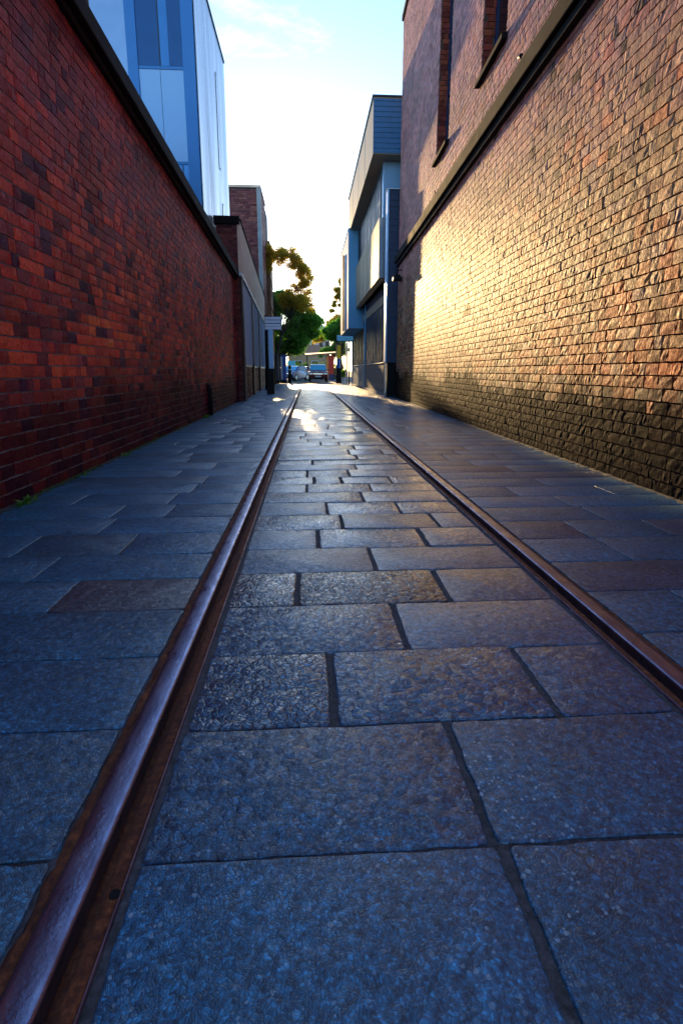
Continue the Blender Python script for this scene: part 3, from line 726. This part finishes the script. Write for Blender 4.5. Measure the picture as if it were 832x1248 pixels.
# ground floor
B('ground_wall', 'siding_dark', 3.10, 8, 20.0, 36.8, 0, 4.299)
B('soffit_trim', 'clad_warm', 3.04, 3.0995, 21.0, 29.9, 3.55, 3.9)
w = B('window_band', 'seam', 3.06, 3.0995, 21.2, 28.3, 1.28, 3.5)
for k in range(7):
    y = 21.25 + k * 1.01; MB().box(3.045 - OX, 3.0595 - OX, y - OY, y + .82 - OY, 1.33, 3.45).build('pane', M['glass_dull'], w)
    MB().box(3.03 - OX, 3.0595 - OX, y + .86 - OY, y + .92 - OY, 1.3, 3.5).build('mullion', M['siding_blue'], w)
w = B('far_recess_sheet', 'glass_dull', 3.07, 3.0995, 28.6, 36.6, 1.28, 3.2)  # dull dark sheet put in for the shade of a recess
for k in range(5): MB().box(3.05 - OX, 3.0695 - OX, 28.6 + k * 1.9 - OY, 28.7 + k * 1.9 - OY, 1.3, 3.2).build('mullion', M['siding_dark'], w)  # bars across the dark recess sheet
B('window_post', 'clad_blue', 2.98, 3.06, 28.35, 28.5, 0, 4.29)
B('base_panel', 'base_blue', 3.0, 3.0995, 28.52, 36.7, 0, 1.24)
m = MB()
for r_ in range(6):
    y = 21.3 - .3 * (r_ % 2)
    while y < 28.2:
        y2 = min(y + .6, 28.3); y1_ = max(y, 21.2)
        if y2 - y1_ > .05: m.box(3.0 - OX, 3.0995 - OX, y1_ - OY, y2 - .012 - OY, r_ * .2 + .01, r_ * .2 + .198)
        y += .6
m.build('block_base', M['block_grey'], t, bevel=.006)
B('base_sill', 'white_trim', 2.97, 3.0995, 21.15, 36.7, 1.241, 1.275)
B('base_kerb', 'concrete', 2.95, 2.9995, 21.0, 36.7, 0, .08)
# narrow fin wall next to the warehouse
siding('fin_boarding', 'siding_dark', 2.845, 3.3, 19.398, 1.24, 6.95, .2)
B('fin_wall', 'siding_dark', 2.845, 3.3, 19.4, 19.75, 1.24, 6.95)
B('fin_edge', 'sign_post', 2.79, 2.842, 19.37, 19.78, 1.24, 6.97)
B('fin_cap', 'white_trim', 2.77, 3.35, 19.35, 19.8, 6.971, 7.01)
B('fin_base', 'black', 2.87, 3.3, 19.38, 19.78, 0, 1.238)
B('fin_post', 'white_trim', 2.81, 2.86, 19.5, 19.6, 0, 1.238)
B('fin_foot', 'concrete', 2.79, 2.869, 19.4, 19.7, 0, .14)

# ------------------------------------------------------------------ street sign on the left
t = thing('sign_post', 'pale blue slatted sign board on a blue post with black base', 'sign', (-1.50, 22.3, 0))
MB().box(-.19, .12, -.13, .13, 0, 1.03).build('base', M['black'], t, bevel=.012)
MB().box(-.085, .105, -.05, .05, 1.03, 2.58).build('post', M['sign_post'], t, bevel=.012)
b_ = MB().box(-.21, .45, -.035, .035, 2.56, 3.09).build('board', M['sign_dark'], t, bevel=.006)
for z in (2.585, 2.70, 2.835, 2.965):
    MB().box(-.19, .43, -.05, -.036, z, z + .105).build('slat', M['sign_blue'], b_, bevel=.004)
for e0, e1 in ((.432, .456), (-.214, -.192)): MB().box(e0, e1, -.052, .036, 2.55, 3.10).build('frame_edge', M['white_trim'], b_)
# dark lamp post behind it and the slim totems on the corner
t = thing('pole', 'tall dark pole close behind the slatted sign', 'pole', (-2.02, 27.0, 0))
MB().tube([(0, 0, 0), (0, 0, 3.6)], [.09, .07], 12).build('shaft', M['black'], t, smooth=True)
MB().tube([(0, 0, 0), (0, 0, .25)], .12, 12).build('foot', M['black'], t)
def totem(x, y, w_, h_, label, mat, strip=None, top=None):
    t = thing('street_totem', label, 'totem', (x, y, 0), group='totems at the end of the lane')
    MB().box(-w_ / 2, w_ / 2, -.12, .12, .25, h_).build('panel', M[mat], t, bevel=.015)
    MB().box(-w_ / 2 - .03, w_ / 2 + .03, -.15, .15, 0, .249).build('foot', M['black'], t, bevel=.01)
    if strip: MB().box(-w_ / 2 + .02, -w_ / 2 + .02 + w_ * .28, -.135, -.121, .3, h_ - .12).build('strip', M[strip], t)
    if top: MB().box(-w_ / 2 - .02, w_ / 2 + .02, -.14, .14, h_ + .001, h_ + .08).build('cap', M[top], t)
    return t
totem(-2.32, 40.5, .30, 2.05, 'navy street totem nearest the workshop corner', 'navy', None, 'totem_blue')
totem(-1.85, 41.5, .42, 2.1, 'bright blue street totem with a white stripe', 'totem_blue', 'white_trim', 'navy')
t = thing('bollard', 'dark round bollard beside the blue totem', 'bollard', (-1.42, 42.5, 0))
MB().tube([(0, 0, 0), (0, 0, 1.25), (0, 0, 1.34), (0, 0, 1.38)], [.13, .13, .1, .03], 14).build('post', M['black'], t, smooth=True)
MB().tube([(0, 0, 1.0), (0, 0, 1.08)], .136, 14).build('band', M['white_trim'], t)
# yellow and blue totem on the right corner
t = thing('street_totem', 'yellow and blue totem sign with a black base on the far right corner', 'sign', (2.34, 41, 0))
MB().box(-.2, .2, -.12, .12, 0, 1.12).build('base', M['black'], t, bevel=.01)
MB().box(-.15, .15, -.1, .1, 1.121, 2.95).build('post', M['navy'], t, bevel=.01)
MB().box(-.11, .17, -.125, -.101, 1.85, 2.85).build('yellow_panel', M['yellow'], t)
MB().box(-.16, .10, -.125, -.101, 1.16, 1.84).build('blue_panel', M['totem_blue'], t)
MB().box(.101, .15, -.125, -.101, 1.16, 1.84).build('white_edge', M['white_trim'], t)
# canopy
t = thing('shop_canopy', 'small pale blue canopy on dark posts at the far right corner', 'canopy', (2.9, 38.6, 0))
m = MB(); m.add([(-.75, -.2, 3.0), (.4, -.2, 2.98), (.4, 1.6, 3.2), (-.75, 1.6, 3.2), (-.75, -.2, 3.34), (.4, -.2, 3.34), (.4, 1.6, 3.5), (-.75, 1.6, 3.5)], [(0, 3, 2, 1), (4, 5, 6, 7), (0, 1, 5, 4), (1, 2, 6, 5), (2, 3, 7, 6), (3, 0, 4, 7)])
m.build('roof', M['clad_blue'], t, bevel=.01)
MB().box(-.78, .42, -.24, -.201, 2.94, 3.02).build('edge', M['seam'], t)
for x in (.02, .25): MB().box(x, x + .09, -.15, -.06, 0, 2.97).build('post', M['black'], t)
MB().box(-.10, .0, .5, 1.4, 0, 2.95).build('side_screen', M['panel_grey'], t)

# ------------------------------------------------------------------ vegetation builders
def leaves(name, clumps, n, size, mat, parent, seed, flat=0.0):
    rg = np.random.default_rng(seed); cl = np.array(clumps, float); w = (cl[:, 3] * cl[:, 4] * cl[:, 5]) ** .8; w /= w.sum()
    k = rg.choice(len(cl), n, p=w); dr = rg.standard_normal((n, 3)); dr /= np.linalg.norm(dr, axis=1)[:, None]
    r = rg.random(n) ** .45; c = cl[k, :3] + dr * r[:, None] * cl[k, 3:6] * (1 + .16 * rg.standard_normal((n, 1)))
    a = rg.standard_normal((n, 3)); a /= np.linalg.norm(a, axis=1)[:, None]; b = np.cross(a, rg.standard_normal((n, 3))); b /= np.linalg.norm(b, axis=1)[:, None]
    s = size * rg.uniform(.6, 1.4, (n, 1)); nn_ = np.cross(a, b)
    P = np.stack([c - a * s, c + b * s * .45 + nn_ * s * .12, c + a * s, c - b * s * .45 + nn_ * s * .12], 1)
    me = bpy.data.meshes.new(name); me.from_pydata(P.reshape(-1, 3).tolist(), [], [(4 * i, 4 * i + 1, 4 * i + 2, 4 * i + 3) for i in range(n)]); me.update()
    me.materials.append(mat); o = bpy.data.objects.new(name, me); C.objects.link(o); o.parent = parent; return o
def make_tree(label, loc, trunk_h, r0, clumps, n, size, mat, seed, lean=(0, 0), group=None, cat='tree'):
    group = group or 'trees at the end of the lane'
    t = thing('tree', label, cat, loc, group=group); rg = random.Random(seed)
    top = Vector((lean[0], lean[1], trunk_h))
    pts = [Vector((lean[0] * q * q + rg.gauss(0, .04), lean[1] * q * q, trunk_h * q)) for q in (0, .2, .4, .6, .8, 1)]
    m = MB(); m.tube(pts, [r0 * (1.25 - .65 * q) for q in (0, .2, .4, .6, .8, 1)], 10)
    for c in (clumps if len(clumps) < 40 else clumps[::3]):
        e = Vector(c[:3]); q = rg.uniform(.55, 1); s = pts[min(5, int(q * 5))]
        mid = (s + e) / 2 + Vector((rg.gauss(0, .2), rg.gauss(0, .2), -.15)); m.tube([s, mid, e], [r0 * .26, r0 * .13, r0 * .05], 6)
        for _ in range(2):
            e2 = e + Vector((rg.gauss(0, 1) * c[3] * .6, rg.gauss(0, 1) * c[4] * .6, rg.gauss(0, 1) * c[5] * .6)); m.tube([mid, (mid + e2) / 2 + Vector((0, 0, .1)), e2], [r0 * .1, r0 * .06, r0 * .03], 4)
    m.build('trunk', M['bark'], t, smooth=True); leaves('crown', clumps, n, size, mat, t, seed); return t
def clump_set(rg, env, k, smin, smax, sc=1.0):
    env = [(x * sc, .94 + (z - .94) * sc, rx * sc, rz * sc) for x, z, rx, rz in env]
    """env: list of (x,z,rx,rz) lobes in the x-z outline, spread in depth"""
    out_ = []
    for _ in range(k):
        x, z, rx, rz = rg.choice(env); a = rg.uniform(0, 2 * math.pi); q = math.sqrt(rg.random()); s = rg.uniform(smin, smax)
        out_.append((x + rx * q * math.cos(a), rg.uniform(-1, 1) * min(rx, 1.6), z + rz * q * math.sin(a), s, s * 1.1, s * .75))
    return out_
rg = random.Random(3)
make_tree('dense dark green tree left of the parked red car', (-2.35, 43, 0), 3.0, .18,
          clump_set(rg, [(.3, 5.4, 1.5, 1.5), (1.6, 4.9, 1.3, 1.3), (-.9, 5.2, 1.3, 1.5), (2.5, 4.1, .8, 1.1), (2.6, 4.4, .7, .8), (1.0, 3.3, 1.3, .7), (.3, 3.5, 1.2, .7), (1.6, 3.2, .9, .5), (-1.8, 5.6, 1.0, 1.3), (3.0, 4.9, .6, .9), (2.4, 5.4, .8, .8), (-.3, 6.9, 1.5, .7), (-1.6, 6.8, 1.3, .7), (1.2, 6.4, 1.0, .5)], 130, .42, .62, .9), 80000, .095, M['leaf_dark'], 3, (.4, 0))  # several crown lobes added to keep the sun off the lane paving
make_tree('tall thin golden backlit tree rising above the dense tree', (-2.35, 38.6, 0), 5.6, .09,
          clump_set(rg, [(.13, 13.2, 1.0, .8), (1.53, 13.6, .9, .7), (2.73, 12.4, .9, .8), (3.63, 11.2, .8, 1.0), (2.93, 9.8, 1.2, .9), (1.93, 8.6, 1.2, .9), (3.5, 8.2, 1.2, .9), (-.67, 12.4, .4, .8)], 150, .2, .44, .622), 30000, .062, M['leaf_gold'], 4, (1.5, 0))
make_tree('round green tree beside the canopy on the far right corner', (2.9, 46, 0), 3.2, .12,
          clump_set(rg, [(-.3, 4.4, .9, .7), (-1.0, 3.9, .6, .6), (.2, 5.0, .4, .8), (.1, 4.0, .5, .6)], 34, .3, .5), 16000, .09, M['leaf_dark'], 5)
make_tree('slim golden backlit tree against the blue box', (3.2, 54, 0), 6, .12,
          clump_set(rg, [(0, 8.2, .4, 1.2), (-.4, 6.9, .5, .7), (.3, 9.2, .3, .5)], 22, .22, .42), 6000, .1, M['leaf_gold'], 6)
make_tree('far bushy golden tree in the gap at the end of the street', (3.6, 100, 0), 5, .2,
          clump_set(rg, [(0, 8.5, 1.8, 1.6), (1.6, 9.6, 1.2, 1.4), (-1.5, 7, 1.2, 1)], 26, .5, .9), 5000, .17, M['leaf_gold'], 7)
make_tree('mid green tree behind the orange roof at the street end', (3.2, 76, 0), 2.6, .15,
          clump_set(rg, [(-.6, 3.6, 2.2, .7), (1.2, 4.0, 1.2, .8)], 26, .4, .7), 7000, .12, M['leaf_hedge'], 8)
make_tree('dark tree behind the brick block and dense tree', (-7.5, 80, 0), 4, .3,
          clump_set(rg, [(0, 6, 3.5, 2.5), (3, 5, 2.5, 2)], 40, .8, 1.3), 9000, .2, M['leaf_dark'], 9)
h = thing('hedge', 'bright green clipped hedge across the end of the street', 'hedge', (-.2, 66, 0))
leaves('foliage', [(x * .4 - 2.4, 0, .95 + .07 * math.sin(x * 2.3), .42, .4, .95) for x in range(18)], 9000, .09, M['leaf_hedge'], h, 12)
MB().box(-2.4, 4.4, -.2, .2, 0, 1.3).build('twigs', M['bark'], h)
# weeds at the foot of the left wall
def weed(x, y, s, n, seed, label):
    t = thing('weed', label, 'weed', (x, y, 0), group='weeds along the foot of the red wall'); rg = random.Random(seed); m = MB()
    for _ in range(n):
        a = rg.uniform(0, 2 * math.pi); L_ = s * rg.uniform(.3, 1.0); dx, dy = math.cos(a), math.sin(a); up = rg.uniform(.25, 1.0); w_ = L_ * rg.uniform(.14, .24)
        b0 = Vector((rg.gauss(0, s * .35), rg.gauss(0, s * 1.0), 0)); b0.x = max(b0.x, -.03); hx = Vector((dx, dy, up)) * L_; sd_ = Vector((-dy, dx, 0)) * w_
        mid = b0 + hx * .55; tip = b0 + hx + Vector((0, 0, -L_ * .25))
        m.add([b0, mid + sd_ + Vector((0, 0, .2 * w_)), tip, mid - sd_ + Vector((0, 0, .2 * w_)), mid], [(0, 4, 1), (1, 4, 2), (0, 3, 4), (3, 2, 4)])
    m.build('leaves', M['leaf_weed'], t)
    MB().tube([(0, 0, -.01), (0, 0, s * .3)], .004, 6).build('stem', M['leaf_weed'], t)
weed(-2.05, 3.82, .07, 60, 1, 'bright green weed at the wall foot nearest the camera')
weed(-2.06, 4.9, .035, 34, 4, 'faint sparse weed between the nearest and middle weeds')
weed(-2.07, 6.05, .05, 40, 2, 'small green weed in the middle of the red wall foot')
weed(-2.09, 11.0, .11, 46, 3, 'green weed just in front of the drain pipe stub')

rgm = np.random.default_rng(5); m = MB()
for _ in range(2600):
    y = rgm.choice([4.3, 5.0, 6.6, 7.4, 9.0]) + rgm.normal(0, .35); x = -2.10 - .004 * y + abs(rgm.normal(0, .022)) + .004; z = max(0.001, rgm.normal(.004, .006)); a = rgm.uniform(0, 6.28); L_ = rgm.uniform(.004, .011)
    dx, dy = math.cos(a) * L_, math.sin(a) * L_; m.add([(x - dx, y - dy, z), (x + dy * .5, y - dx * .5, z + L_ * .5), (x + dx, y + dy, z + L_ * .6), (x - dy * .5, y + dx * .5, z + L_ * .3)], [(0, 1, 2, 3)])
tag(m.build('moss', M['leaf_hedge']), 'thin green moss creeping along the foot of the red brick wall', 'moss', kind='stuff')
# ------------------------------------------------------------------ cars
def make_car(name, label, loc, rz, paint, van=True):
    t = thing(name, label, 'car', loc, rz, 'cars parked at the street end')
    W_, Lc, H_ = 1.66, 4.1, (1.52 if van else 1.42); hw = W_ / 2       # front faces -y
    prof = [(0, .38), (-.02, .62), (.12, .86), (.95, .98), (1.5, H_ - .06), (1.8, H_), (3.3, H_ - .02), (3.85, 1.0), (4.05, .9), (4.08, .4), (3.9, .26), (.15, .24)]
    m = MB(); n = len(prof); xs = [(-hw, .0), (-hw + .06, 1), (hw - .06, 1), (hw, 0)]
    for (x, k) in xs:
        for (y, z) in prof:
            tz = max(0, (z - .95)) / (H_ - .95); xx = x * (1 - .17 * tz); m.v.append((xx, y + (0 if k else (.06 if y < 2 else -.06)), z - (0 if k or z < .5 else .05)))
    for i in range(3):
        for k in range(n):
            k2 = (k + 1) % n; m.f.append((i * n + k, (i + 1) * n + k, (i + 1) * n + k2, i * n + k2))
    m.f.append(tuple(range(n))); m.f.append(tuple(range(3 * n, 4 * n))[::-1])
    bm_ = m.build('body', M[paint], t, bevel=.03)
    def quad(name_, pts, mat, par=t, off=(0, 0, 0)):
        q = MB(); nv = len(pts); nrm_ = (Vector(pts[1]) - Vector(pts[0])).cross(Vector(pts[2]) - Vector(pts[0])).normalized() * .012
        a = [Vector(p) + nrm_ for p in pts]; b = [Vector(p) - nrm_ for p in pts]
        q.add(a + b, [tuple(range(nv)), tuple(range(nv, 2 * nv))[::-1]] + [(i, nv + i, nv + (i + 1) % nv, (i + 1) % nv) for i in range(nv)]); return q.build(name_, M[mat], par)
    quad('windscreen', [(-.70, .99, 1.01), (.70, .99, 1.01), (.60, 1.50, H_ - .06), (-.60, 1.50, H_ - .06)], 'windscreen')
    quad('rear_window', [(.66, 3.80, 1.06), (-.66, 3.80, 1.06), (-.58, 3.42, H_ - .07), (.58, 3.42, H_ - .07)], 'glass_dark')
    for s in (-1, 1):
        quad('side_window', [(s * .80, 1.25, 1.0), (s * .80, 3.6, 1.0), (s * .70, 3.2, H_ - .1), (s * .70, 1.62, H_ - .1)], 'glass_dark')
        w = MB().tube([(s * (hw - .2), .78, .31), (s * (hw + .01), .78, .31)], .31, 18).build('wheel', M['rubber'], t)
        MB().tube([(s * (hw + .012), .78, .31), (s * (hw + .025), .78, .31)], .19, 12).build('rim', M['steel_white'], w)
        w = MB().tube([(s * (hw - .2), 3.3, .31), (s * (hw + .01), 3.3, .31)], .31, 18).build('wheel', M['rubber'], t)
        MB().tube([(s * (hw + .012), 3.3, .31), (s * (hw + .025), 3.3, .31)], .19, 12).build('rim', M['steel_white'], w)
        MB().box(s * .62 - .15, s * .62 + .15, -.03, .1, .62, .78).build('headlight', M['lens'], t, bevel=.02)
        MB().box(s * (hw + .1) - .09, s * (hw + .1) + .09, 1.12, 1.22, .96, 1.1).build('mirror', M[paint], t, bevel=.02)
    MB().box(-.42, .42, -.045, .04, .62, .76).build('grille', M['chrome'], t, bevel=.01)
    MB().box(-.24, .24, -.055, .0, .42, .53).build('number_plate', M['white_trim'], t)
    MB().box(-.78, .78, -.06, .08, .30, .415).build('bumper', M['rubber'], t, bevel=.02)
    return t
make_car('parked_car', 'burgundy car with a sky reflection painted in its windscreen facing down the street', (.90, 46.6, 0), 0, 'car_red')
make_car('parked_car', 'dark blue car half hidden behind the left totems', (-2.2, 52, 0), rad(-25), 'car_blue', False)
make_car('parked_car', 'silver car parked across the street left of the burgundy car', (-1.9, 58, 0), rad(-70), 'car_silver', False)
# ------------------------------------------------------------------ street end
t = thing('market_shelter', 'open shelter with tan roof and red end wall behind the burgundy car', 'shelter', (1.5, 55, 0))
m = MB(); m.add([(-1.75, -.3, 2.42), (1.6, -.3, 2.62), (1.6, 2.4, 2.75), (-1.75, 2.4, 2.6), (-1.75, -.3, 2.55), (1.6, -.3, 2.78), (1.6, 2.4, 2.95), (-1.75, 2.4, 2.75)], [(0, 3, 2, 1), (4, 5, 6, 7), (0, 1, 5, 4), (1, 2, 6, 5), (2, 3, 7, 6), (3, 0, 4, 7)])
m.build('roof', M['orange_roof'], t)
MB().box(.62, 1.18, 0, .12, .6, 2.5).build('red_wall', M['red'], t)
MB().box(.42, .60, 0, .1, 0, 2.45).build('orange_post', M['orange'], t)
MB().box(.62, 1.2, -.04, .12, 0, .598).build('dark_plinth', M['navy'], t)
MB().box(-1.6, -1.5, 0, .1, 0, 2.44).build('post', M['black'], t)
t = thing('shop_awning', 'cyan awning over a shopfront left of the burgundy car', 'awning', (-1.75, 56, 0))
MB().box(-.35, .45, 0, 1.4, .75, 1.95).build('canvas', M['cyan'], t, bevel=.05)
MB().box(-.33, -.27, .1, .16, 0, .75).build('pole', M['black'], t); MB().box(.35, .41, .1, .16, 0, .75).build('pole', M['black'], t)
t = thing('tan_house', 'low tan house glimpsed under the trees at the street end', 'house', (0.2, 84, 0))
MB().box(-3.2, 2.8, 0, 6, 0, 3.6).build('wall', M['tanwall'], t)
m = MB(); m.add([(-3.5, -.3, 3.6), (3.1, -.3, 3.6), (3.1, 6.3, 3.6), (-3.5, 6.3, 3.6), (-2, 3, 5.0), (1.6, 3, 5.0)], [(0, 1, 5, 4), (1, 2, 5), (2, 3, 4, 5), (3, 0, 4), (3, 2, 1, 0)])
m.build('roof', M['orange_roof'], t)
for x in (-2.2, .4): w = MB().box(x, x + 1.1, -.03, 0.001, 1.2, 2.5).build('window', M['white_trim'], t); MB().box(x + .08, x + 1.02, -.045, -.031, 1.28, 2.42).build('pane', M['glass_dark'], w)
t = thing('apartment_house', 'distant pale pink house with blue slate roof between the trees', 'house', (3.4, 120, 0))
MB().box(-3.4, 1.5, 0, 8, 0, 8.6).build('wall', M['pink'], t)
MB().box(-1.8, 1.9, -.4, 8.4, 8.601, 10.6).build('roof', M['slate'], t, bevel=.2)
for z in (3.4, 6.0):
    for x in (-2.6, -.9, .5): w = MB().box(x, x + .8, -.04, .001, z, z + 1.4).build('window', M['white_trim'], t); MB().box(x + .08, x + .72, -.055, -.041, z + .08, z + 1.32).build('pane', M['glass_dark'], w)
t = thing('potted_shrub', 'round green shrub in a pot beside the yellow and blue totem', 'plant', (2.86, 42.6, 0))
MB().tube([(0, 0, 0), (0, 0, .35), (0, 0, .42)], [.15, .2, .22], 14).build('pot', M['white_trim'], t)
MB().tube([(0, 0, .4), (0, 0, .7)], .02, 6).build('stem', M['bark'], t)
leaves('foliage', [(0, 0, .72, .26, .26, .34)], 900, .05, M['leaf_hedge'], t, 15)
t = thing('long_terrace', 'low dark terrace of shops along the far side of the cross street', 'building', (-22, 60, 0))
MB().box(0, 17, 0, 8, 0, 3.4).build('wall', M['tanwall'], t); MB().box(-.2, 17.2, -.3, 8, 3.401, 3.7).build('roof', M['slate'], t)
